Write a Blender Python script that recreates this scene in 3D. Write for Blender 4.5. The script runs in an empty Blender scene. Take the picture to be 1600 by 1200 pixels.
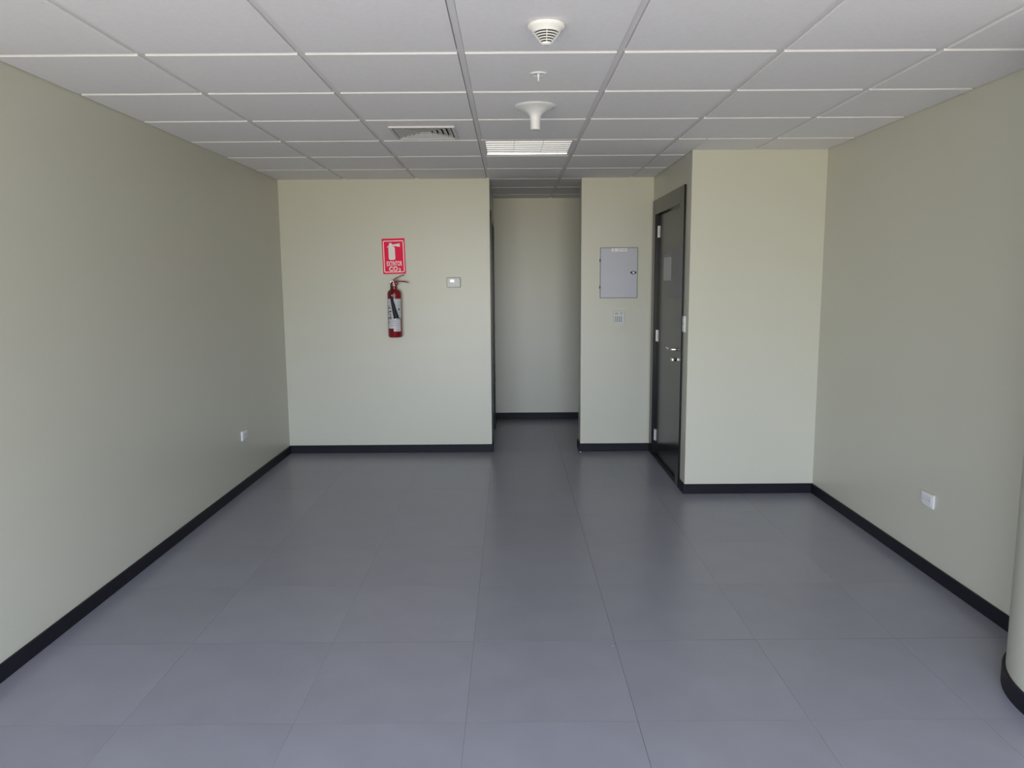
import bpy, bmesh, math, random
from mathutils import Vector, Matrix

random.seed(7)
S = bpy.context.scene
COL = S.collection
PI = math.pi

# ------------------------------------------------------------------ camera
F_PX, PITCH, ROLL, YAW, CAM_H = 1189.26, 0.13623, -0.00694, 0.00127, 1.52087
cam_data = bpy.data.cameras.new('camera')
cam_data.sensor_fit = 'HORIZONTAL'
cam_data.sensor_width = 36.0
cam_data.lens = F_PX * 36.0 / 1600.0
cam_data.clip_start = 0.05
cam = bpy.data.objects.new('camera', cam_data)
COL.objects.link(cam)
fwd = Vector((math.sin(YAW) * math.cos(PITCH), math.cos(YAW) * math.cos(PITCH), -math.sin(PITCH)))
rgt = Vector((math.cos(YAW), -math.sin(YAW), 0))
up = rgt.cross(fwd)
r2 = rgt * math.cos(ROLL) + up * math.sin(ROLL)
u2 = up * math.cos(ROLL) - rgt * math.sin(ROLL)
M = Matrix.Identity(4)
for k, v in enumerate((r2, u2, -fwd)):
    M[0][k], M[1][k], M[2][k] = v
M.translation = (0, 0, CAM_H)
cam.matrix_world = M
S.camera = cam

# ------------------------------------------------------------------ view, sky, daylight
S.view_settings.view_transform = 'Standard'
S.view_settings.look = 'None'
S.view_settings.gamma = 1.0
S.view_settings.use_curve_mapping = False
S.view_settings.exposure = 1.17

WINDOW_Y = -1.6
SKY_STRENGTH = 6.5
world = bpy.data.worlds.new('overcast_sky')
S.world = world
world.use_nodes = True
wn = world.node_tree
wn.nodes.clear()
w_out = wn.nodes.new('ShaderNodeOutputWorld')
w_bg = wn.nodes.new('ShaderNodeBackground')
w_tc = wn.nodes.new('ShaderNodeTexCoord')
w_sep = wn.nodes.new('ShaderNodeSeparateXYZ')
w_map = wn.nodes.new('ShaderNodeMapRange')
w_map.inputs['From Min'].default_value = -1.0
w_map.inputs['From Max'].default_value = 1.0
w_ramp = wn.nodes.new('ShaderNodeValToRGB')
cr = w_ramp.color_ramp
cr.elements[0].position = 0.0
cr.elements[0].color = (0.57, 0.59, 0.64, 1)          # city ground below
cr.elements[1].position = 0.44
cr.elements[1].color = (0.62, 0.555, 0.375, 1)
e = cr.elements.new(0.56)
e.color = (0.79, 0.89, 1.05, 1)                        # bright haze at the horizon
e = cr.elements.new(1.0)
e.color = (0.80, 0.97, 1.32, 1)                       # blue-white cloud above
wn.links.new(w_tc.outputs['Generated'], w_sep.inputs[0])
wn.links.new(w_sep.outputs['Z'], w_map.inputs['Value'])
wn.links.new(w_map.outputs['Result'], w_ramp.inputs['Fac'])
wn.links.new(w_ramp.outputs['Color'], w_bg.inputs['Color'])
w_bg.inputs['Strength'].default_value = SKY_STRENGTH
wn.links.new(w_bg.outputs[0], w_out.inputs[0])

XL, XR, YB, YA, YC = -1.976, 2.144, 6.657, 5.278, 8.272
H, XD, X1, X2 = 2.3757, 1.2317, -0.174, 0.614
HS, BT = 0.069, 0.012                                  # baseboard height and thickness

portal = bpy.data.lights.new('window_daylight', 'AREA')
portal.shape = 'RECTANGLE'
portal.size = 1.35 - XL
portal.size_y = 2.28
portal.cycles.is_portal = True
po = bpy.data.objects.new('window_daylight', portal)
COL.objects.link(po)
po.location = ((XL + 1.35) / 2, WINDOW_Y - 0.02, 1.17)
po.rotation_euler = (PI / 2, 0, 0)

# ------------------------------------------------------------------ materials
def mat(name, col, rough=0.5, metal=0.0, spec=0.5, var=0.04, scale=8.0, bump=0.0, bump_scale=200.0, bump_dist=0.001, coat=0.0,
        rough_var=0.0, emit=None, per_object=0.0):
    m = bpy.data.materials.new(name)
    m.use_nodes = True
    nt = m.node_tree
    b = nt.nodes['Principled BSDF']
    b.inputs['Roughness'].default_value = rough
    b.inputs['Metallic'].default_value = metal
    b.inputs['Specular IOR Level'].default_value = spec
    b.inputs['Coat Weight'].default_value = coat
    tc = nt.nodes.new('ShaderNodeTexCoord')
    nz = nt.nodes.new('ShaderNodeTexNoise')
    nz.inputs['Scale'].default_value = scale
    nz.inputs['Detail'].default_value = 5
    nt.links.new(tc.outputs['Object'], nz.inputs['Vector'])
    mix = nt.nodes.new('ShaderNodeMix')
    mix.data_type = 'RGBA'
    a = [max(0.0, c * (1 - var)) for c in col]
    c2 = [min(1.0, c * (1 + var)) for c in col]
    mix.inputs['A'].default_value = (*a, 1)
    mix.inputs['B'].default_value = (*c2, 1)
    nt.links.new(nz.outputs['Fac'], mix.inputs['Factor'])
    last = mix.outputs['Result']
    if per_object:
        oi = nt.nodes.new('ShaderNodeObjectInfo')
        mr = nt.nodes.new('ShaderNodeMapRange')
        mr.inputs['To Min'].default_value = 1 - per_object
        mr.inputs['To Max'].default_value = 1 + per_object
        nt.links.new(oi.outputs['Random'], mr.inputs['Value'])
        hv = nt.nodes.new('ShaderNodeHueSaturation')
        nt.links.new(mr.outputs['Result'], hv.inputs['Value'])
        nt.links.new(last, hv.inputs['Color'])
        last = hv.outputs['Color']
    nt.links.new(last, b.inputs['Base Color'])
    if rough_var:
        mr = nt.nodes.new('ShaderNodeMapRange')
        mr.inputs['To Min'].default_value = rough - rough_var
        mr.inputs['To Max'].default_value = rough + rough_var
        nt.links.new(nz.outputs['Fac'], mr.inputs['Value'])
        nt.links.new(mr.outputs['Result'], b.inputs['Roughness'])
    if bump:
        n2 = nt.nodes.new('ShaderNodeTexNoise')
        n2.inputs['Scale'].default_value = bump_scale
        n2.inputs['Detail'].default_value = 3
        nt.links.new(tc.outputs['Object'], n2.inputs['Vector'])
        bp = nt.nodes.new('ShaderNodeBump')
        bp.inputs['Strength'].default_value = bump
        bp.inputs['Distance'].default_value = bump_dist
        nt.links.new(n2.outputs['Fac'], bp.inputs['Height'])
        nt.links.new(bp.outputs['Normal'], b.inputs['Normal'])
    if emit:
        b.inputs['Emission Color'].default_value = (*emit[0], 1)
        b.inputs['Emission Strength'].default_value = emit[1]
    return m

WALL = mat('wall_paint', (0.582, 0.578, 0.500), rough=0.345, spec=0.54, var=0.025, scale=1.5, bump=0.25, bump_scale=160, bump_dist=0.0006)
PLASTER = mat('column_paint', (0.50, 0.50, 0.435), rough=0.55, spec=0.3, var=0.03, scale=3, bump=0.6, bump_scale=240, bump_dist=0.0015)
TILE = mat('ceiling_tile_board', (0.88, 0.86, 0.90), rough=0.7, spec=0.35, var=0.05, scale=60, bump=0.3, bump_scale=420, bump_dist=0.0008, per_object=0.015)
TBAR = mat('painted_grid_metal', (0.80, 0.78, 0.81), rough=0.5, var=0.02)
WHITE_EDGE = mat('slab_plaster', (0.5, 0.48, 0.45), rough=0.8)
FLOOR = mat('grey_porcelain_tile', (0.25, 0.253, 0.300), rough=0.30, spec=0.55, var=0.14, scale=5.0, rough_var=0.05, per_object=0.035)
GROUT = mat('tile_grout', (0.085, 0.085, 0.10), rough=0.85, spec=0.1, var=0.95, scale=1.6)
DARK = mat('dark_stained_wood', (0.008, 0.008, 0.009), rough=0.22, spec=0.21, var=0.25, scale=6, bump=0.08, bump_scale=90, bump_dist=0.0005)
BASE = mat('black_baseboard_paint', (0.012, 0.0115, 0.018), rough=0.5, spec=0.18, var=0.2, scale=10)
RED = mat('red_enamel', (0.23, 0.006, 0.016), rough=0.28, spec=0.4, var=0.06, coat=0.15)
SIGN_RED = mat('sign_red', (0.99, 0.026, 0.10), rough=0.6, spec=0.12, var=0.01)
SIGN_WHITE = mat('sign_white', (0.97, 0.91, 0.93), rough=0.6, spec=0.3, var=0.005)
LABEL = mat('paper_label', (0.62, 0.64, 0.69), rough=0.5, var=0.04, scale=40)
INK = mat('dark_ink', (0.07, 0.07, 0.09), rough=0.6)
INK_SOFT = mat('faded_ink', (0.36, 0.36, 0.40), rough=0.6)
RUBBER = mat('black_rubber', (0.016, 0.017, 0.028), rough=0.45, spec=0.3)
CHROME = mat('polished_metal', (0.82, 0.82, 0.84), rough=0.18, metal=1.0, var=0.02)
STEEL = mat('brushed_steel', (0.55, 0.54, 0.53), rough=0.45, metal=1.0, var=0.03)
BRASS = mat('dull_brass', (0.60, 0.48, 0.44), rough=0.4, metal=0.3)
DARKMETAL = mat('dark_metal', (0.05, 0.048, 0.05), rough=0.4, metal=0.6)
WHITE = mat('white_plastic', (0.75, 0.76, 0.79), rough=0.4, var=0.01)
DIFFUSER = mat('diffuser_paint', (0.64, 0.63, 0.66), rough=0.5, var=0.01)
WARMWHITE = mat('warm_white_plastic', (0.83, 0.825, 0.825), rough=0.4, var=0.01)
OFFWHITE = mat('pale_grey_plastic', (0.60, 0.625, 0.625), rough=0.35, var=0.02)
KEYGREY = mat('grey_rubber_key', (0.17, 0.18, 0.19), rough=0.5)
SCREEN = mat('lit_screen', (0.85, 0.88, 0.9), rough=0.2, emit=((0.95, 1.0, 1.0), 0.22))
PANELGREY = mat('grey_powder_coat', (0.50, 0.515, 0.60), rough=0.33, spec=0.5, var=0.03, bump=0.1, bump_scale=300, bump_dist=0.0004)
PANELEDGE = mat('grey_panel_edge', (0.27, 0.275, 0.29), rough=0.4, var=0.03)
HOLE = mat('socket_contact', (0.34, 0.34, 0.36), rough=0.5)
SLOT = mat('dark_void', (0.02, 0.02, 0.022), rough=0.8)
BLADE = mat('satin_aluminium', (0.43, 0.435, 0.475), rough=0.42, metal=1.0, var=0.02)
ALU = mat('mirror_aluminium', (0.90, 0.90, 0.92), rough=0.16, metal=1.0, var=0.02)
TUBE = mat('fluorescent_tube_glass', (0.86, 0.87, 0.86), rough=0.25)
PAPER = mat('notice_paper', (0.52, 0.52, 0.55), rough=0.45, var=0.03, scale=20)
WINFRAME = mat('window_aluminium', (0.35, 0.35, 0.36), rough=0.4, metal=0.7)
CRUMB = mat('plaster_chip', (0.8, 0.8, 0.78), rough=0.8)

# ------------------------------------------------------------------ helpers
def box(bm, x0, x1, y0, y1, z0, z1, bevel=0.0, seg=1):
    before = set(bm.faces)
    vs = [bm.verts.new(p) for p in ((x0, y0, z0), (x1, y0, z0), (x1, y1, z0), (x0, y1, z0),
                                    (x0, y0, z1), (x1, y0, z1), (x1, y1, z1), (x0, y1, z1))]
    fs = [bm.faces.new([vs[i] for i in q]) for q in ((3, 2, 1, 0), (4, 5, 6, 7), (0, 1, 5, 4), (1, 2, 6, 5), (2, 3, 7, 6), (3, 0, 4, 7))]
    if bevel:
        es = list({ed for f in fs for ed in f.edges})
        bmesh.ops.bevel(bm, geom=es, offset=bevel, segments=seg, profile=0.5, affect='EDGES', clamp_overlap=True)
    return bm

def lathe(bm, prof, n=40, axis='Z', centre=(0, 0, 0), caps=True):
    c = Vector(centre)
    rings = []
    for r, z in prof:
        ring = []
        for k in range(n):
            a = 2 * PI * k / n
            p = Vector((r * math.cos(a), r * math.sin(a), z))
            if axis == 'Y':
                p = Vector((p.x, p.z, p.y))
            elif axis == 'X':
                p = Vector((p.z, p.x, p.y))
            ring.append(bm.verts.new(c + p))
        rings.append(ring)
    for a, b in zip(rings, rings[1:]):
        for k in range(n):
            bm.faces.new((a[k], a[(k + 1) % n], b[(k + 1) % n], b[k]))
    if caps:
        bm.faces.new(rings[0][::-1])
        bm.faces.new(rings[-1])
    return bm

def tube(bm, pts, radii, n=10):
    pts = [Vector(p) for p in pts]
    if not isinstance(radii, (list, tuple)):
        radii = [radii] * len(pts)
    rings = []
    ref = Vector((0.31, 0.17, 0.93)).normalized()
    for i, p in enumerate(pts):
        t = (pts[min(i + 1, len(pts) - 1)] - pts[max(i - 1, 0)]).normalized()
        u = t.cross(ref)
        if u.length < 0.05:
            u = t.cross(Vector((1, 0, 0)))
        u.normalize()
        v = t.cross(u)
        rings.append([bm.verts.new(p + (u * math.cos(2 * PI * k / n) + v * math.sin(2 * PI * k / n)) * radii[i]) for k in range(n)])
    for a, b in zip(rings, rings[1:]):
        for k in range(n):
            bm.faces.new((a[k], a[(k + 1) % n], b[(k + 1) % n], b[k]))
    bm.faces.new(rings[0][::-1])
    bm.faces.new(rings[-1])
    return bm

def slab_xz(bm, pts, y0, y1):
    """A polygon drawn in x, z and given depth from y0 (front) to y1 (back)."""
    a = [bm.verts.new((x, y0, z)) for x, z in pts]
    b = [bm.verts.new((x, y1, z)) for x, z in pts]
    bm.faces.new(a)
    bm.faces.new(b[::-1])
    n = len(pts)
    for k in range(n):
        bm.faces.new((a[k], b[k], b[(k + 1) % n], a[(k + 1) % n]))
    return bm

def rounded(x0, x1, z0, z1, r, n=5):
    out = []
    for cx, cz, a0 in ((x1 - r, z1 - r, 0), (x0 + r, z1 - r, 90), (x0 + r, z0 + r, 180), (x1 - r, z0 + r, 270)):
        for k in range(n + 1):
            a = math.radians(a0 + 90 * k / n)
            out.append((cx + r * math.cos(a), cz + r * math.sin(a)))
    return out

def obj(name, bm, material, parent=None, loc=None, smooth=False):
    bmesh.ops.recalc_face_normals(bm, faces=bm.faces[:])
    me = bpy.data.meshes.new(name)
    bm.to_mesh(me)
    bm.free()
    me.materials.append(material)
    if smooth:
        me.set_sharp_from_angle(angle=math.radians(38))
        for p in me.polygons:
            p.use_smooth = True
    o = bpy.data.objects.new(name, me)
    COL.objects.link(o)
    if parent:
        o.parent = parent
    if loc:
        o.location = loc
    return o

def B():
    return bmesh.new()

def struct(name, bm, material, smooth=False):
    o = obj(name, bm, material, smooth=smooth)
    o['kind'] = 'structure'
    return o

def thing(name, label, cat, loc, rot=(0, 0, 0), group=None):
    o = bpy.data.objects.new(name, None)
    o.empty_display_size = 0.05
    COL.objects.link(o)
    o.location = loc
    o.rotation_euler = rot
    o['label'] = label
    o['category'] = cat
    if group:
        o['group'] = group
    return o

def lettering(name, body, material, parent, x0, x1, z0, z1, y, depth=0.0006, bold=0.0):
    """Letters set in the box x0..x1, z0..z1, facing -y, as real raised geometry."""
    cu = bpy.data.curves.new(name, 'FONT')
    cu.body = body
    cu.extrude = 0.02
    cu.offset = bold
    cu.resolution_u = 6
    cu.space_character = 1.1
    t = bpy.data.objects.new('tmp_text', cu)
    COL.objects.link(t)
    bpy.context.view_layer.update()
    me = bpy.data.meshes.new_from_object(t.evaluated_get(bpy.context.evaluated_depsgraph_get()))
    bpy.data.objects.remove(t)
    bpy.data.curves.remove(cu)
    xs = [v.co.x for v in me.vertices]
    ys = [v.co.y for v in me.vertices]
    zs = [v.co.z for v in me.vertices]
    for v in me.vertices:
        x = x0 + (v.co.x - min(xs)) / (max(xs) - min(xs)) * (x1 - x0)
        z = z0 + (v.co.y - min(ys)) / (max(ys) - min(ys)) * (z1 - z0)
        yy = y - depth * (v.co.z - min(zs)) / (max(zs) - min(zs))
        v.co = (x, yy, z)
    me.name = name
    me.materials.clear()
    me.materials.append(material)
    o = bpy.data.objects.new(name, me)
    COL.objects.link(o)
    o.parent = parent
    return o

# ------------------------------------------------------------------ walls
WT = 0.14
ZT = H + 0.06
b = B(); box(b, XL - WT, XL, WINDOW_Y, YB + 0.14, -0.05, ZT); struct('wall_left', b, WALL)
b = B(); box(b, XR, XR + WT, WINDOW_Y, YA + 0.12, -0.05, ZT); struct('wall_right', b, WALL)
b = B(); box(b, XL, X1, YB, YB + 0.14, -0.05, ZT); struct('wall_back_left', b, WALL)
PT = 0.20
b = B(); box(b, X2, 2.05, YB, YB + PT, -0.05, ZT); struct('wall_back_right', b, WALL)
b = B(); box(b, XD, XR, YA, YA + 0.12, -0.05, ZT); struct('wall_alcove', b, WALL)
# side wall of the alcove with the door opening
D0, D1, DT = 5.465, 6.560, 2.105
b = B()
box(b, XD, XD + 0.12, YA + 0.12, D0, -0.05, ZT)
box(b, XD, XD + 0.12, D0, D1, DT, ZT)
box(b, XD, XD + 0.12, D1, YB, -0.05, ZT)
struct('wall_alcove_side', b, WALL)
# corridor
E0, E1, ET = 6.82, 7.70, 2.05
b = B()
box(b, X1 - 0.12, X1, YB + 0.14, E0, -0.05, ZT)
box(b, X1 - 0.12, X1, E0, E1, ET, ZT)
box(b, X1 - 0.12, X1, E1, YC, -0.05, ZT)
struct('wall_corridor_left', b, WALL)
b = B(); box(b, X1 - 0.12, 2.05, YC, YC + 0.12, -0.05, ZT); struct('wall_corridor_back', b, WALL)
b = B(); box(b, 1.95, 2.05, YB + PT, YC, -0.05, ZT); struct('wall_corridor_right', b, WALL)
# front wall, almost all window, behind the camera
b = B()
box(b, XL - WT, XR + WT, WINDOW_Y - 0.16, WINDOW_Y, ZT - 0.10, ZT + 0.04)
box(b, XL - WT, XR + WT, WINDOW_Y - 0.16, WINDOW_Y, -0.05, 0.02)
box(b, 1.35, XR + WT, WINDOW_Y - 0.16, WINDOW_Y, 0.02, ZT - 0.10)  # unseen pier, added to cut window light on the left wall and column
struct('wall_front_with_added_pier', b, WALL)
b = B()
for x in (XL + 0.03, -0.86, 0.24, 1.32):
    box(b, x - 0.03, x + 0.03, WINDOW_Y - 0.12, WINDOW_Y - 0.04, 0.02, ZT - 0.10)
box(b, XL, 1.35, WINDOW_Y - 0.12, WINDOW_Y - 0.04, 0.02, 0.08)
box(b, XL, 1.35, WINDOW_Y - 0.12, WINDOW_Y - 0.04, ZT - 0.16, ZT - 0.10)
struct('window_1', b, WINFRAME)

# round column half sunk in the right wall
CXC, CYC, CR = 2.247, 2.47, 0.450
b = B(); lathe(b, [(CR, -0.05), (CR, ZT)], n=96, centre=(CXC, CYC, 0)); struct('wall_column', b, PLASTER, smooth=True)
b = B()
lathe(b, [(CR - 0.03, 0.0), (CR + BT, 0.0), (CR + BT, HS - 0.003), (CR + BT - 0.003, HS), (CR - 0.03, HS)], n=96, centre=(CXC, CYC, 0))
struct('baseboard_column', b, BASE, smooth=True)

# ------------------------------------------------------------------ baseboards
def board(name, x0, x1, y0, y1):
    bb = B(); box(bb, x0, x1, y0, y1, 0, HS, bevel=0.0025, seg=2); return struct(name, bb, BASE)
board('baseboard_left', XL, XL + BT, WINDOW_Y, YB)
board('baseboard_right', XR - BT, XR, WINDOW_Y, YA)
board('baseboard_back_left', XL + BT, X1 + BT, YB - BT, YB)
board('baseboard_corridor_left', X1, X1 + BT, YB, 6.705)
board('baseboard_corridor_left_end', X1, X1 + BT, 7.815, YC)
board('baseboard_corridor_back', X1 + BT, 1.95, YC - BT, YC)
board('baseboard_back_right', X2 - BT, XD, YB - BT, YB)
board('baseboard_back_right_end', X2 - BT, X2, YB, YB + PT)
board('baseboard_alcove', XD - BT, XR - BT, YA - BT, YA)
board('baseboard_alcove_side', XD - BT, XD, YA, 5.425)

# ------------------------------------------------------------------ floor: a grout bed with every tile laid on it
b = B(); box(b, XL - WT, XR + WT, WINDOW_Y - 0.16, YC + 0.12, -0.06, -0.0005)
floor = struct('floor', b, GROUT)
FT, FX0, FY0 = 0.59725, -0.16529, 3.05315

def regions_split(x0, x1, y0, y1, xs_mid):
    """Rectangles of one grid cell that lie in the room, its side bay and the corridor."""
    out = []
    cuts = sorted({x0, x1, *[c for c in xs_mid if x0 + 1e-4 < c < x1 - 1e-4]})
    for a, c in zip(cuts, cuts[1:]):
        m = (a + c) / 2
        if m < XL or m > XR:
            continue
        if X1 < m < X2:
            top = YC
        elif m < XD:
            top = YB
        else:
            top = YA
        ya, yb = max(y0, WINDOW_Y), min(y1, top)
        if yb - ya > 0.01:
            out.append([a, c, ya, yb])
        if m > X2 and m < 1.95 and top < YC:                # passage behind the right-hand wall
            ya, yb = max(y0, YB + PT), min(y1, YC)
            if yb - ya > 0.01:
                out.append([a, c, ya, yb])
    merged = []
    for r in out:                                          # join pieces that continue one another
        for q in merged:
            if abs(q[1] - r[0]) < 1e-5 and abs(q[2] - r[2]) < 1e-5 and abs(q[3] - r[3]) < 1e-5:
                q[1] = r[1]
                break
        else:
            merged.append(list(r))
    return merged

g = 0.0004
WIDE_ROW = {0: 0.0012, -1: 0.0007}                        # joints that opened a little more, by grid line
WIDE_COL = {1: 0.0008, 0: 0.0005, 2: 0.0005}
rnd = random.Random(3)
for j in range(-8, 10):
    for i in range(-4, 4):
        x0, x1 = max(FX0 + i * FT, XL), min(FX0 + (i + 1) * FT, XR)
        y0, y1 = FY0 + j * FT, FY0 + (j + 1) * FT
        rects = regions_split(x0, x1, y0, y1, (X1, X2, XD))
        if not rects:
            continue
        lift = rnd.uniform(-0.0002, 0.0002)
        b = B()
        cx, cy = (x0 + x1) / 2, (y0 + y1) / 2
        for a, c, d, f in rects:
            ga = WIDE_COL.get(i, g) if abs(a - x0) < 1e-4 else 0
            gc = WIDE_COL.get(i + 1, g) if abs(c - x1) < 1e-4 else 0
            gd = WIDE_ROW.get(j, g) if abs(d - y0) < 1e-4 else 0
            gf = WIDE_ROW.get(j + 1, g) if abs(f - y1) < 1e-4 else 0
            box(b, a + ga - cx, c - gc - cx, d + gd - cy, f - gf - cy, -0.004, lift, bevel=0.0)
        o = obj('floor_tile', b, FLOOR, floor, (cx, cy, 0))
        o.rotation_euler = (rnd.uniform(-1, 1) * 0.0003, rnd.uniform(-1, 1) * 0.0003, 0)

# ------------------------------------------------------------------ ceiling: slab, suspended grid, drop-edge tiles
b = B(); box(b, XL - WT, XR + WT, WINDOW_Y - 0.16, YC + 0.12, ZT, ZT + 0.08)
ceiling = struct('ceiling', b, WHITE_EDGE)
CT, CX0, CY0 = 0.61, -0.18202, 3.03474
DROP = 0.008
GAP = 0.0145

def tile_box(bm, a, c, d, f, cx, cy):
    box(bm, a - cx, c - cx, d - cy, f - cy, H, H + 0.016, bevel=0.0015)

DIFF = (-0.493, 4.600, 0.186)                             # air diffuser centre and half size
for j in range(-8, 9):
    for i in range(-3, 4):
        if (i, j) == (0, 3):
            continue                                        # the light fitting fills this cell
        x0, x1 = CX0 + i * CT, CX0 + (i + 1) * CT
        y0, y1 = CY0 + j * CT, CY0 + (j + 1) * CT
        xa, xb = max(x0, XL), min(x1, XR)
        rects = regions_split(xa, xb, y0, y1, (X1, X2, XD))
        if not rects:
            continue
        cx, cy = (xa + xb) / 2, (y0 + y1) / 2
        b = B()
        for a, c, d, f in rects:
            a2 = a + (GAP if abs(a - x0) < 1e-4 else (0.004 if abs(a - XL) < 1e-4 else 0))
            c2 = c - (GAP if abs(c - x1) < 1e-4 else (0.004 if min(abs(c - XR), abs(c - XD)) < 1e-4 else 0))
            d2 = d + (GAP if abs(d - y0) < 1e-4 else 0)
            f2 = f - (GAP if abs(f - y1) < 1e-4 else 0.003)
            if f2 - d2 < 0.012 or c2 - a2 < 0.012:
                continue
            if (i, j) == (-1, 2):                           # cut out round the air diffuser
                hx, hy, hh = DIFF[0], DIFF[1], DIFF[2] - 0.022
                tile_box(b, a2, hx - hh, d2, f2, cx, cy)
                tile_box(b, hx + hh, c2, d2, f2, cx, cy)
                box(b, hx - hh - cx, hx + hh - cx, d2 - cy, hy - hh - cy, H, H + 0.016)
                box(b, hx - hh - cx, hx + hh - cx, hy + hh - cy, f2 - cy, H, H + 0.016)
            else:
                tile_box(b, a2, c2, d2, f2, cx, cy)
        if len(b.verts) == 0:
            b.free()
            continue
        obj('ceiling_tile', b, TILE, ceiling, (cx, cy, 0))

def bar(x0, x1, y0, y1):
    bb = B()
    box(bb, x0, x1, y0, y1, H + DROP, H + DROP + 0.003)
    lx, ly = (x0 + x1) / 2, (y0 + y1) / 2
    if x1 - x0 > y1 - y0:
        box(bb, x0, x1, ly - 0.001, ly + 0.001, H + DROP + 0.003, H + 0.045)
    else:
        box(bb, lx - 0.001, lx + 0.001, y0, y1, H + DROP + 0.003, H + 0.045)
    obj('ceiling_grid_bar', bb, TBAR, ceiling)
FW = 0.012
for i in range(-2, 4):
    x = CX0 + i * CT
    top = YC if X1 + 0.02 < x < X2 else (YB if x < XD else YA)
    bar(x - FW, x + FW, WINDOW_Y, top)
for j in range(-7, 9):
    y = CY0 + j * CT
    x0, x1 = (XL, XR) if y < YA else ((XL, XD) if y < YB else (X1, 1.95))
    xs = [x0] + [CX0 + i * CT for i in range(-2, 4) if x0 + 0.02 < CX0 + i * CT < x1 - 0.02] + [x1]
    for a, c in zip(xs, xs[1:]):
        bar(a + (FW if a > x0 else 0), c - (FW if c < x1 else 0), y - FW, y + FW)

# ------------------------------------------------------------------ door in the alcove side wall (hinged at its far side)
door = bpy.data.objects.new('door_1', None); COL.objects.link(door); door.location = (XD, 6.0, 0); door['kind'] = 'structure'
def dobj(name, bm, m, par=None, smooth=False):
    o = obj(name, bm, m, smooth=smooth)
    for v in o.data.vertices:
        v.co -= Vector((XD, 6.0, 0))
    o.parent = par or door
    return o
cs = 0.014                                                  # casing stands proud of the wall
b = B()
box(b, XD - cs, XD + 0.002, 5.432, 5.545, 0, 2.172, bevel=0.002)
box(b, XD - cs, XD + 0.002, 5.545, 6.500, 2.052, 2.172, bevel=0.002)
box(b, XD - cs, XD + 0.002, 6.500, 6.612, 0, 2.172, bevel=0.002)
box(b, XD, XD + 0.12, D0, 5.545, 0, 2.105)                  # jambs
box(b, XD, XD + 0.12, 6.500, D1, 0, 2.105)
box(b, XD, XD + 0.12, 5.545, 6.500, 2.052, 2.105)
dobj('door_frame', b, DARK)
LX = XD + 0.018
b = B(); box(b, LX, LX + 0.042, 5.549, 6.494, 0.008, 2.046, bevel=0.0015); leaf = dobj('door_leaf', b, DARK)
for z in (0.180, 1.040, 1.910):
    b = B()
    lathe(b, [(0.008, z - 0.048), (0.008, z + 0.048)], n=14, centre=(LX - 0.006, 6.492, 0))
    box(b, LX - 0.003, LX + 0.001, 6.452, 6.492, z - 0.048, z + 0.048)
    dobj('hinge', b, STEEL, smooth=True)
hy = 5.610
b = B()
lathe(b, [(0.026, 0), (0.026, 0.006), (0.022, 0.009), (0.0, 0.009)][:3], n=24, axis='X', centre=(LX - 0.009, hy, 1.000))
for v in b.verts:
    v.co.x = 2 * (LX - 0.0045) - v.co.x
hd = dobj('lever_handle', b, CHROME, smooth=True)
b = B()
pts = [(LX - 0.006, hy, 1.0), (LX - 0.030, hy, 1.0), (LX - 0.056, hy + 0.004, 1.0), (LX - 0.066, hy + 0.020, 1.0), (LX - 0.067, hy + 0.080, 1.001),
       (LX - 0.066, hy + 0.150, 1.003)]
tube(b, pts, [0.010, 0.010, 0.0095, 0.009, 0.0085, 0.007], n=12)
dobj('lever', b, CHROME, hd, smooth=True)
b = B()
lathe(b, [(0.025, 0.0), (0.025, 0.006), (0.020, 0.009)], n=24, axis='X', centre=(LX - 0.009, 5.630, 0.925))
for v in b.verts:
    v.co.x = 2 * (LX - 0.0045) - v.co.x
lk = dobj('door_lock', b, CHROME, smooth=True)
b = B()
lathe(b, [(0.013, 0.0), (0.013, 0.032)], n=16, axis='X', centre=(LX - 0.040, 5.630, 0.925))
box(b, LX - 0.058, LX - 0.038, 5.612, 5.648, 0.914, 0.936, bevel=0.003)
dobj('thumb_turn', b, CHROME, lk, smooth=True)
b = B(); box(b, XD - 0.010, LX - 0.001, 5.546, 6.499, 0.0, 0.012, bevel=0.002); dobj('threshold', b, BASE)
# ------------------------------------------------------------------ dark door in the corridor's left wall
door2 = bpy.data.objects.new('door_2', None); COL.objects.link(door2); door2.location = (X1, 7.26, 0); door2['kind'] = 'structure'
def d2obj(name, bm, m, par=None, smooth=False):
    o = obj(name, bm, m, smooth=smooth)
    for v in o.data.vertices:
        v.co -= Vector((X1, 7.26, 0))
    o.parent = par or door2
    return o
b = B()
box(b, X1 - 0.002, X1 + 0.014, 6.705, 6.835, 0, 2.115, bevel=0.002)
box(b, X1 - 0.002, X1 + 0.014, 6.835, 7.685, 2.035, 2.115, bevel=0.002)
box(b, X1 - 0.002, X1 + 0.014, 7.685, 7.815, 0, 2.115, bevel=0.002)
box(b, X1 - 0.12, X1, E0, 6.835, 0, 2.05)
box(b, X1 - 0.12, X1, 7.685, E1, 0, 2.05)
box(b, X1 - 0.12, X1, 6.835, 7.685, 2.035, 2.05)
d2obj('door_frame', b, DARK)
b = B(); box(b, X1 - 0.055, X1 - 0.014, 6.838, 7.682, 0.008, 2.032, bevel=0.0015); d2obj('door_leaf', b, DARK)
for z in (0.22, 1.02, 1.76):
    b = B(); lathe(b, [(0.007, z - 0.045), (0.007, z + 0.045)], n=12, centre=(X1 - 0.008, 7.677, 0)); d2obj('hinge', b, STEEL, smooth=True)

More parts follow.
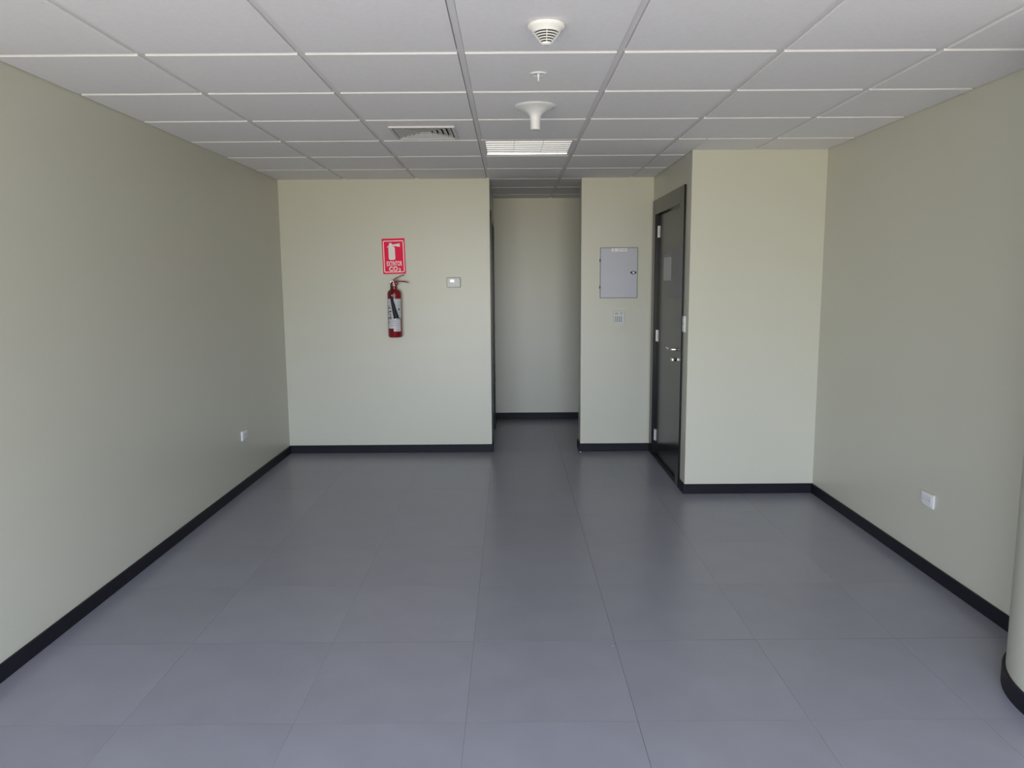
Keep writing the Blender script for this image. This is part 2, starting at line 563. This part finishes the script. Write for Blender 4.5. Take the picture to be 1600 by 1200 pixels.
# ------------------------------------------------------------------ notice on the alcove door
n = thing('paper_notice', 'small blank-looking grey paper notice stuck on the dark door above its handle', 'notice', (LX - 0.0012, 6.115, 1.612))
b = B(); box(b, -0.0004, 0.0008, -0.145, 0.145, -0.107, 0.076); obj('sheet', b, PAPER, n)
b = B(); box(b, -0.0004, 0.0008, -0.145, 0.145, 0.0765, 0.107); obj('header_band', b, mat('notice_header', (0.24, 0.24, 0.25), rough=0.45), n)

# ------------------------------------------------------------------ extinguisher sign
s = thing('extinguisher_sign', 'red and white extinguisher sign reading EXTINTOR on the back wall', 'sign', (-1.003, YB, 1.728), (0, math.radians(-1.3), 0))
W2, H2 = 0.0985, 0.151
def sx(px): return (px - 467.5) / 505 * 0.197
def sz(py): return (530 - py) / 750 * 0.302
b = B(); slab_xz(b, rounded(-W2, W2, -H2, H2, 0.003), -0.0025, 0.0); obj('panel', b, SIGN_RED, s)
b = B()
o_ = rounded(-0.0890, 0.0890, -0.1380, 0.1335, 0.012)
i_ = rounded(-0.0815, 0.0815, -0.1305, 0.1260, 0.006)
va = [b.verts.new((x, -0.0032, z)) for x, z in o_]
vb = [b.verts.new((x, -0.0032, z)) for x, z in i_]
va2 = [b.verts.new((x, -0.0025, z)) for x, z in o_]
vb2 = [b.verts.new((x, -0.0025, z)) for x, z in i_]
nn = len(o_)
for k in range(nn):
    k2 = (k + 1) % nn
    b.faces.new((va[k], va[k2], vb[k2], vb[k]))
    b.faces.new((va[k], va2[k], va2[k2], va[k2]))
    b.faces.new((vb[k], vb[k2], vb2[k2], vb2[k]))
obj('border', b, SIGN_WHITE, s)
b = B()
slab_xz(b, rounded(sx(356), sx(498), sz(606), sz(328), 0.014), -0.0032, -0.0025)
slab_xz(b, [(sx(366), sz(330)), (sx(372), sz(268)), (sx(385), sz(250)), (sx(425), sz(250)), (sx(440), sz(275)), (sx(446), sz(330))], -0.0033, -0.0025)
slab_xz(b, [(sx(368), sz(300)), (sx(374), sz(322)), (sx(340), sz(348)), (sx(328), sz(334))], -0.0034, -0.0025)
slab_xz(b, [(sx(436), sz(286)), (sx(500), sz(276)), (sx(612), sz(262)), (sx(612), sz(338)), (sx(500), sz(316)), (sx(436), sz(318))], -0.0035, -0.0025)
obj('pictogram', b, SIGN_WHITE, s)
lettering('lettering', 'EXTINTOR', SIGN_WHITE, s, sx(303), sx(642), sz(737), sz(633), -0.0025, 0.0007, 0.028)
lettering('lettering', 'CO', SIGN_WHITE, s, sx(350), sx(541), sz(845), sz(746), -0.0025, 0.0007, 0.040)
lettering('lettering', '2', SIGN_WHITE, s, sx(560), sx(612), sz(853), sz(785), -0.0025, 0.0007, 0.03)

# ------------------------------------------------------------------ extinguisher
CYX, CYY, CRR = -0.997, YB - 0.075, 0.0590
x = thing('fire_extinguisher', 'red carbon dioxide fire extinguisher with black horn hanging under the red sign', 'extinguisher', (CYX, CYY, 1.034))
def zz(z): return z - 1.034
b = B()
prof = [(0.030, 0.004), (0.046, 0.0), (0.054, 0.003), (CRR, 0.012), (CRR, zz(1.405))]
for k in range(1, 9):
    a = PI / 2 * k / 8
    prof.append((0.019 + (CRR - 0.019) * math.cos(a), zz(1.405) + 0.042 * math.sin(a)))
prof += [(0.019, zz(1.470)), (0.014, zz(1.474))]
lathe(b, prof, n=48)
obj('cylinder', b, RED, x, smooth=True)

def wrap(bm, a0, a1, z0, z1, r0, r1, n=24):
    """A curved patch round the cylinder; angle 0 faces the room, positive to the right."""
    rows = []
    for k in range(n + 1):
        a = math.radians(a0 + (a1 - a0) * k / n)
        d = Vector((math.sin(a), -math.cos(a), 0))
        rows.append([bm.verts.new(d * r0 + Vector((0, 0, z0))), bm.verts.new(d * r1 + Vector((0, 0, z0))),
                     bm.verts.new(d * r1 + Vector((0, 0, z1))), bm.verts.new(d * r0 + Vector((0, 0, z1)))])
    for p, q in zip(rows, rows[1:]):
        for k in range(4):
            bm.faces.new((p[k], p[(k + 1) % 4], q[(k + 1) % 4], q[k]))
    bm.faces.new(rows[0][::-1])
    bm.faces.new(rows[-1])
R0, R1 = CRR - 0.001, CRR + 0.0007
b = B(); wrap(b, -88, 72, zz(1.206), zz(1.366), R0, R1); lab1 = obj('label', b, LABEL, x, smooth=True)
b = B(); wrap(b, -60, 62, zz(1.113), zz(1.193), R0, R1); wrap(b, -4, 62, zz(1.088), zz(1.113), R0, R1); lab2 = obj('label', b, LABEL, x, smooth=True)
def ink(par, items, m=INK):
    for a0, a1, z0, z1 in items:
        bb = B()
        wrap(bb, a0, a1, zz(z0), zz(z1), R1 - 0.0004, R1 + 0.0003, n=5)
        obj('print_mark', bb, m, par)
ink(lab1, [(-62, -26, 1.283, 1.292), (-40, -20, 1.252, 1.264), (-80, -66, 1.286, 1.292), (-30, -24, 1.216, 1.240), (-74, -18, 1.2075, 1.2115), (38, 52, 1.268, 1.284)])
ink(lab1, [(-60, -34, 1.300, 1.312), (-74, -46, 1.228, 1.266), (-40, -34, 1.218, 1.246)], INK_SOFT)
ink(lab2, [(-52, -43, 1.160, 1.171)], INK)
ink(lab2, [(-34, 10, 1.172, 1.177), (-34, 30, 1.152, 1.156), (-34, 24, 1.136, 1.140), (8, 50, 1.098, 1.102)], INK_SOFT)
# valve, levers, hose and horn (local coordinates, x right, -y towards the room)
b = B()
lathe(b, [(0.015, zz(1.462)), (0.015, zz(1.495)), (0.012, zz(1.510)), (0.008, zz(1.514))], n=20)
lathe(b, [(0.011, 0.0), (0.011, 0.034)], n=16, axis='X', centre=(-0.018, -0.004, zz(1.496)))
obj('valve', b, BRASS, x, smooth=True)
b = B()
lathe(b, [(0.010, -0.010), (0.017, -0.006), (0.017, 0.006), (0.010, 0.010)], n=20, axis='Y', centre=(0.019, -0.006, zz(1.496)))
obj('gauge_cap', b, RED, x, smooth=True)
b = B()
tube(b, [(-0.006, -0.012, zz(1.512)), (0.010, -0.010, zz(1.514)), (0.045, -0.010, zz(1.514)), (0.085, -0.010, zz(1.512)), (0.112, -0.010, zz(1.507)), (0.126, -0.010, zz(1.502))],
     [0.006, 0.006, 0.0052, 0.0052, 0.005, 0.004], n=10)
obj('carry_handle', b, RED, x, smooth=True)
b = B()
tube(b, [(-0.012, -0.008, zz(1.516)), (0.006, -0.008, zz(1.532)), (0.030, -0.008, zz(1.546)), (0.060, -0.008, zz(1.559)), (0.092, -0.008, zz(1.569))],
     [0.0045, 0.0045, 0.004, 0.004, 0.0035], n=10)
tube(b, [(0.030, -0.008, zz(1.545)), (0.026, -0.008, zz(1.533)), (0.034, -0.008, zz(1.524))], 0.0022, n=6)
obj('squeeze_lever', b, mat('dark_red_metal', (0.16, 0.05, 0.05), rough=0.35), x, smooth=True)
b = B()
arc = [(-0.0105 + 0.0125 * math.cos(math.radians(a)), -0.030, zz(1.505) + 0.013 * math.sin(math.radians(a))) for a in range(10, 181, 17)]
tube(b, arc, 0.0056, n=10)
obj('hose_union', b, CHROME, x, smooth=True)
b = B()
tube(b, [(-0.0105, -0.026, zz(1.508)), (-0.018, -0.032, zz(1.500)), (-0.019, -0.036, zz(1.470)), (-0.018, -0.052, zz(1.440)), (-0.016, -0.070, zz(1.415)), (-0.013, -0.078, zz(1.393))],
     0.0078, n=12)
obj('hose', b, mat('dark_red_hose', (0.06, 0.012, 0.018), rough=0.4), x, smooth=True)
b = B(); lathe(b, [(0.008, zz(1.376)), (0.009, zz(1.400)), (0.006, zz(1.402))], n=16, centre=(-0.008, -0.078, 0)); obj('horn_collar', b, BRASS, x, smooth=True)
b = B()
tube(b, [(-0.013, -0.079, zz(1.392)), (-0.009, -0.081, zz(1.352)), (0.002, -0.083, zz(1.300)), (0.014, -0.085, zz(1.250)), (0.026, -0.087, zz(1.202))],
     [0.0105, 0.0125, 0.0160, 0.0195, 0.0235], n=20)
obj('horn', b, RUBBER, x, smooth=True)
b = B(); wrap(b, -180, 180, zz(1.1945), zz(1.2035), CRR - 0.001, CRR + 0.0022, n=48); box(b, -0.012, 0.012, CRR - 0.002, 0.075, zz(1.190), zz(1.208)); obj('wall_bracket', b, STEEL, x)
b = B(); box(b, -0.014, 0.014, 0.069, 0.075, zz(1.400), zz(1.500)); box(b, -0.006, 0.006, 0.012, 0.072, zz(1.458), zz(1.466)); obj('wall_hook', b, DARKMETAL, x)

# ------------------------------------------------------------------ thermostat
t = thing('thermostat', 'small white thermostat with a lit screen on the back wall', 'thermostat', (-0.490, YB, 1.500))
b = B(); slab_xz(b, rounded(-0.061, 0.061, -0.044, 0.044, 0.009), -0.006, 0.0); obj('back_plate', b, PANELEDGE, t)
b = B(); slab_xz(b, rounded(-0.0555, 0.0555, -0.0385, 0.0385, 0.007), -0.026, -0.004); bmesh.ops.bevel(b, geom=[ed for ed in b.edges if all(abs(v.co.y + 0.026) < 1e-6 for v in ed.verts)], offset=0.004, segments=2, affect='EDGES'); obj('body', b, OFFWHITE, t, smooth=True)
b = B(); box(b, -0.029, 0.005, -0.0275, -0.025, 0.002, 0.025); obj('screen', b, SCREEN, t)
b = B(); slab_xz(b, rounded(0.013, 0.045, -0.020, 0.024, 0.008), -0.0285, -0.025); obj('dial_cover', b, OFFWHITE, t)
b = B(); box(b, 0.015, 0.021, -0.0278, -0.025, -0.031, -0.026); obj('button', b, KEYGREY, t)

# ------------------------------------------------------------------ electrical panel
p = thing('electrical_panel', 'grey metal electrical panel with a black and silver lock', 'panel', (0.9385, YB, 1.5725))
b = B(); box(b, -0.163, 0.163, -0.012, 0.0, -0.217, 0.217, bevel=0.002); obj('panel_frame', b, PANELEDGE, p)
b = B(); box(b, -0.158, 0.158, -0.019, -0.010, -0.212, 0.212, bevel=0.003, seg=2); pd = obj('panel_door', b, PANELGREY, p)
b = B()
slab_xz(b, [(0.026 * math.cos(a) * (1.15 if k % 2 == 0 and k % 4 == 0 else 0.80), 0.026 * math.sin(a) * (0.62 if k % 4 else 0.62))
            for k, a in enumerate([2 * PI * q / 8 for q in range(8)])], -0.0225, -0.018)
lk = obj('lock_plate', b, RUBBER, p, (0.124, 0, 0.002))
b = B(); lathe(b, [(0.0105, 0.0), (0.0105, 0.007), (0.008, 0.009)], n=20, axis='Y', centre=(0, 0, 0))
for v in b.verts:
    v.co.y = -0.0215 - v.co.y
obj('lock_cylinder', b, WARMWHITE, lk, smooth=True)
b = B(); box(b, -0.066, 0.066, -0.0202, -0.018, 0.183, 0.209); lb = obj('name_label', b, SIGN_WHITE, p)
pale_ink = mat('pale_label_ink', (0.50, 0.49, 0.54), rough=0.6)
for x0, x1_, h_ in ((-0.052, -0.046, 0.013), (-0.044, -0.036, 0.013), (-0.014, 0.002, 0.008), (0.005, 0.020, 0.008), (0.023, 0.033, 0.008), (0.036, 0.052, 0.011)):
    bb = B(); box(bb, x0, x1_, -0.0206, -0.0200, 0.196 - h_ / 2, 0.196 + h_ / 2); obj('print_mark', bb, pale_ink, lb)
for z in (0.108, -0.122):
    b = B(); lathe(b, [(0.005, z - 0.012), (0.005, z + 0.012)], n=10, centre=(-0.163, -0.013, 0)); obj('hinge', b, DARKMETAL, p, smooth=True)

# ------------------------------------------------------------------ alarm keypad
kp = thing('alarm_keypad', 'pale alarm keypad with sixteen grey keys below the electrical panel', 'keypad', (0.942, YB, 1.186))
b = B(); slab_xz(b, rounded(-0.046, 0.046, -0.061, 0.061, 0.005), -0.022, 0.0); bmesh.ops.bevel(b, geom=[ed for ed in b.edges if all(abs(v.co.y + 0.022) < 1e-6 for v in ed.verts)], offset=0.003, segments=2, affect='EDGES'); obj('body', b, OFFWHITE, kp, smooth=True)
b = B(); box(b, -0.034, -0.008, -0.0226, -0.021, 0.032, 0.042); obj('display', b, mat('keypad_display', (0.28, 0.30, 0.30), rough=0.25), kp)
b = B(); box(b, 0.012, 0.032, -0.0226, -0.021, 0.032, 0.046); obj('indicator_window', b, mat('keypad_window', (0.42, 0.43, 0.44), rough=0.3), kp)
b = B(); box(b, -0.038, 0.038, -0.0228, -0.021, 0.016, 0.024); obj('label_strip', b, LABEL, kp)
kb = None
for r in range(4):
    for c in range(4):
        loc = (-0.0285 + c * 0.0165, -0.0235, 0.006 - r * 0.0125)
        if kb is None:
            b = B(); box(b, -0.0048, 0.0048, -0.0015, 0.0025, -0.0036, 0.0036, bevel=0.0008)
            kb = obj('key', b, KEYGREY, kp, loc)
        else:
            q = kb.copy(); q.location = loc; COL.objects.link(q)

# ------------------------------------------------------------------ outlets and switch
def outlet(label, x, y, z, sgn, group):
    """Socket plate on a side wall; sgn +1 faces +x."""
    o = thing('wall_outlet', label, 'outlet', (x, y, z), (0, 0, -PI / 2 if sgn < 0 else PI / 2), group)
    bb = B(); box(bb, -0.060, 0.060, -0.012, 0.0, -0.036, 0.036, bevel=0.004, seg=2); obj('plate', bb, WHITE, o, smooth=True)
    bb = B(); box(bb, -0.045, 0.045, -0.0135, -0.010, -0.024, 0.024, bevel=0.0015); obj('insert', bb, WHITE, o)
    for cx in (-0.027, 0, 0.027):
        bb = B()
        for dx in (-0.006, 0, 0.006):
            box(bb, cx + dx - 0.0017, cx + dx + 0.0017, -0.0139, -0.013, -0.0017, 0.0017)
        obj('socket_hole', bb, HOLE, o)
    return o
outlet('white wall outlet low on the left-hand wall near the back corner', XL, 5.520, 0.398, 1, None)
outlet('white wall outlet low on the right-hand wall', XR, 3.792, 0.386, -1, None)
sw = thing('light_switch', 'narrow white light switch beside the dark alcove door', 'switch', (XD, 5.392, 1.202), (0, 0, -PI / 2))
b = B(); box(b, -0.033, 0.033, -0.011, 0.0, -0.057, 0.057, bevel=0.003, seg=2); obj('plate', b, WHITE, sw, smooth=True)
for z in (-0.022, 0.022):
    b = B(); box(b, -0.016, 0.016, -0.0145, -0.010, z - 0.017, z + 0.017, bevel=0.002); obj('rocker', b, OFFWHITE, sw)

# ------------------------------------------------------------------ smoke detector
d = thing('smoke_detector', 'white cone-shaped smoke detector with dark slots on the ceiling', 'detector', (0.128, 2.715, H))
b = B(); lathe(b, [(0.058, 0.0), (0.063, -0.003), (0.0635, -0.012), (0.060, -0.016), (0.050, -0.022), (0.047, -0.026), (0.030, -0.026)], n=48); obj('base', b, WARMWHITE, d, smooth=True)
def cone_r(z): return 0.047 + (0.016 - 0.047) * (-z - 0.026) / 0.038
b = B(); lathe(b, [(cone_r(-0.025) - 0.0062, -0.0245), (cone_r(-0.062) - 0.0062, -0.062)], n=40); obj('inner_chamber', b, SLOT, d, smooth=True)
b = B()
for k in range(6):
    z0 = -0.026 - k * 0.0068
    z1 = z0 - 0.0022
    lathe(b, [(cone_r(z0) - 0.0072, z0), (cone_r(z0), z0), (cone_r(z1), z1), (cone_r(z1) - 0.0072, z1)], n=40)
for k in range(4):
    a = 2 * PI * k / 4 - PI / 2
    dx, dy = math.cos(a), math.sin(a)
    tube(b, [(dx * (cone_r(-0.026) - 0.0014), dy * (cone_r(-0.026) - 0.0014), -0.026), (dx * (cone_r(-0.064) - 0.0014), dy * (cone_r(-0.064) - 0.0014), -0.064)], 0.0015, n=6)
obj('slotted_cage', b, WARMWHITE, d, smooth=True)
b = B(); lathe(b, [(0.016, -0.060), (0.0165, -0.064), (0.013, -0.067), (0.008, -0.0675)], n=32); obj('tip', b, WARMWHITE, d, smooth=True)

# ------------------------------------------------------------------ sprinkler
d = thing('fire_sprinkler', 'tiny round white fire sprinkler with a short stem on the ceiling', 'sprinkler', (0.124, 3.337, H))
b = B(); lathe(b, [(0.0355, 0.0), (0.0365, -0.003), (0.034, -0.006), (0.029, -0.0055), (0.025, -0.002), (0.012, -0.001)], n=40); obj('escutcheon', b, WHITE, d, smooth=True)
b = B(); lathe(b, [(0.0055, -0.001), (0.005, -0.012), (0.003, -0.016), (0.003, -0.026), (0.0048, -0.027), (0.0045, -0.030)], n=16); obj('stem', b, WHITE, d, smooth=True)

# ------------------------------------------------------------------ trumpet-shaped antenna
d = thing('ceiling_antenna', 'white trumpet-shaped ceiling antenna between sprinkler and light fitting', 'antenna', (0.130, 3.935, H))
prof = [(0.090, 0.0), (0.104, -0.001), (0.106, -0.005), (0.103, -0.008)]
for k in range(1, 13):
    q = k / 12
    prof.append((0.0265 + (0.100 - 0.0265) * (1 - q) ** 2.3, -0.008 - 0.055 * q))
prof += [(0.0245, -0.085), (0.0238, -0.113), (0.0215, -0.1145), (0.0205, -0.110)]
b = B(); lathe(b, prof[:-2], n=48); obj('horn_shell', b, WHITE, d, smooth=True)
b = B(); lathe(b, [(0.0235, -0.112), (0.0240, -0.1145), (0.0215, -0.116), (0.016, -0.1155)], n=32); obj('end_cap', b, WHITE, d, smooth=True)

# ------------------------------------------------------------------ recessed light fitting
LXC, LYC = CX0 + CT / 2, CY0 + 3.5 * CT
d = thing('ceiling_light', 'recessed square ceiling light with mirror louvre blades, switched off', 'light', (LXC, LYC, H))
hw, fw = 0.276, 0.296
z0, z1 = -0.004, 0.055
b = B()
box(b, -fw, -hw, -fw, fw, 0.001, 0.0075)
box(b, hw, fw, -fw, fw, 0.001, 0.0075)
box(b, -hw, hw, -fw, -hw, 0.001, 0.0075)
box(b, -hw, hw, hw, fw, 0.001, 0.0075)
obj('trim_frame', b, TBAR, d)
b = B()
box(b, -hw - 0.004, -hw, -hw, hw, 0.002, 0.055)
box(b, hw, hw + 0.004, -hw, hw, 0.002, 0.055)
box(b, -hw, hw, -hw - 0.004, -hw, 0.002, 0.055)
box(b, -hw, hw, hw, hw + 0.004, 0.002, 0.055)
box(b, -hw - 0.004, hw + 0.004, -hw - 0.004, hw + 0.004, 0.055, 0.058)
obj('housing', b, WHITE, d)
def blade(bm, y, depth=0.040, lip=0.0035, lean=-0.006):
    """A cross blade: upright room face with a rounded lower lip."""
    prof = [(y + 0.0045, 0.0018), (y + 0.0022, 0.0022), (y + 0.0008, 0.0034), (y, 0.0056), (y + lean * 0.3, 0.020), (y + lean, depth)]
    rows = []
    for yf, zf in prof:
        rows.append([bm.verts.new((-hw, yf, zf)), bm.verts.new((hw, yf, zf)), bm.verts.new((hw, max(yf, y + 0.004) + 0.001, zf + 0.0005)), bm.verts.new((-hw, max(yf, y + 0.004) + 0.001, zf + 0.0005))])
    for a, c in zip(rows, rows[1:]):
        for k in range(4):
            bm.faces.new((a[k], a[(k + 1) % 4], c[(k + 1) % 4], c[k]))
    bm.faces.new(rows[0][::-1]); bm.faces.new(rows[-1])
NB = 7
for k in range(NB):
    b = B(); blade(b, -hw + (k + 0.10) * 2 * hw / NB); obj('louvre_blade', b, BLADE, d, smooth=True)
b = B(); blade(b, hw - 0.006, 0.050, 0.001, -0.004); obj('end_reflector', b, ALU, d, smooth=True)
for xx in (-hw / 3, hw / 3):
    b = B(); box(b, xx - 0.0015, xx + 0.0015, -hw, hw, 0.009, 0.040); obj('long_divider', b, BLADE, d)
for xx in (-2 * hw / 3, 0, 2 * hw / 3):
    b = B(); tube(b, [(xx, -hw + 0.02, 0.047), (xx, hw - 0.02, 0.047)], 0.0065, n=12); obj('lamp_tube', b, TUBE, d, smooth=True)

# ------------------------------------------------------------------ air diffuser
d = thing('air_diffuser', 'square white four-way air diffuser in the ceiling, left of the light', 'diffuser', (DIFF[0], DIFF[1], H))
q = DIFF[2]
b = B()
def frustum_ring(bm, r_out, z_out, r_in, z_in, th=0.0012):
    """Square sloping blade from r_in (up) flaring out to r_out (down)."""
    lo = [bm.verts.new((sx_ * r_out, sy_ * r_out, z_out)) for sx_, sy_ in ((-1, -1), (1, -1), (1, 1), (-1, 1))]
    hi = [bm.verts.new((sx_ * r_in, sy_ * r_in, z_in)) for sx_, sy_ in ((-1, -1), (1, -1), (1, 1), (-1, 1))]
    lo2 = [bm.verts.new((sx_ * r_out, sy_ * r_out, z_out + th)) for sx_, sy_ in ((-1, -1), (1, -1), (1, 1), (-1, 1))]
    hi2 = [bm.verts.new((sx_ * r_in, sy_ * r_in, z_in + th)) for sx_, sy_ in ((-1, -1), (1, -1), (1, 1), (-1, 1))]
    for k in range(4):
        k2 = (k + 1) % 4
        bm.faces.new((lo[k], lo[k2], hi[k2], hi[k]))
        bm.faces.new((lo2[k], lo2[k2], hi2[k2], hi2[k]))
        bm.faces.new((lo[k], lo[k2], lo2[k2], lo2[k]))
        bm.faces.new((hi[k], hi[k2], hi2[k2], hi2[k]))
w = 0.018
box(b, -q, q, -q, -q + w, -0.010, 0.0, bevel=0.0015)
box(b, -q, q, q - w, q, -0.010, 0.0, bevel=0.0015)
box(b, -q, -q + w, -q + w, q - w, -0.010, 0.0)
box(b, q - w, q, -q + w, q - w, -0.010, 0.0)
obj('frame', b, DIFFUSER, d)
for k in range(5):
    ro = 0.160 - k * 0.029
    b = B(); frustum_ring(b, ro, -0.006, ro - 0.026, 0.008); obj('louvre', b, DIFFUSER, d)
b = B(); box(b, -0.016, 0.016, -0.016, 0.016, -0.004, -0.002); obj('centre_plate', b, DIFFUSER, d)
b = B()
hh = q - 0.023
box(b, -hh, -hh + 0.002, -hh, hh, 0.0, 0.050); box(b, hh - 0.002, hh, -hh, hh, 0.0, 0.050)
box(b, -hh, hh, -hh, -hh + 0.002, 0.0, 0.050); box(b, -hh, hh, hh - 0.002, hh, 0.0, 0.050)
box(b, -hh, hh, -hh, hh, 0.050, 0.052)
obj('plenum', b, mat('plenum_lining', (0.10, 0.10, 0.105), rough=0.8), d)

# ------------------------------------------------------------------ two specks on the floor
def crumb(label, x_, y_, r):
    bb = B(); bmesh.ops.create_icosphere(bb, subdivisions=1, radius=r)
    rr = random.Random(int(x_ * 1000))
    for v in bb.verts:
        v.co *= rr.uniform(0.75, 1.15); v.co.z *= 0.55
    zmin = min(v.co.z for v in bb.verts)
    o = obj('plaster_crumb', bb, CRUMB, None, (x_, y_, 0.0002 - zmin))
    o['label'] = label; o['category'] = 'crumb'
crumb('tiny white plaster crumb by the baseboard corner at the corridor mouth', 0.612, 6.600, 0.008)
crumb('tiny white plaster crumb on the open tile floor in mid-room', 0.417, 3.000, 0.0022)
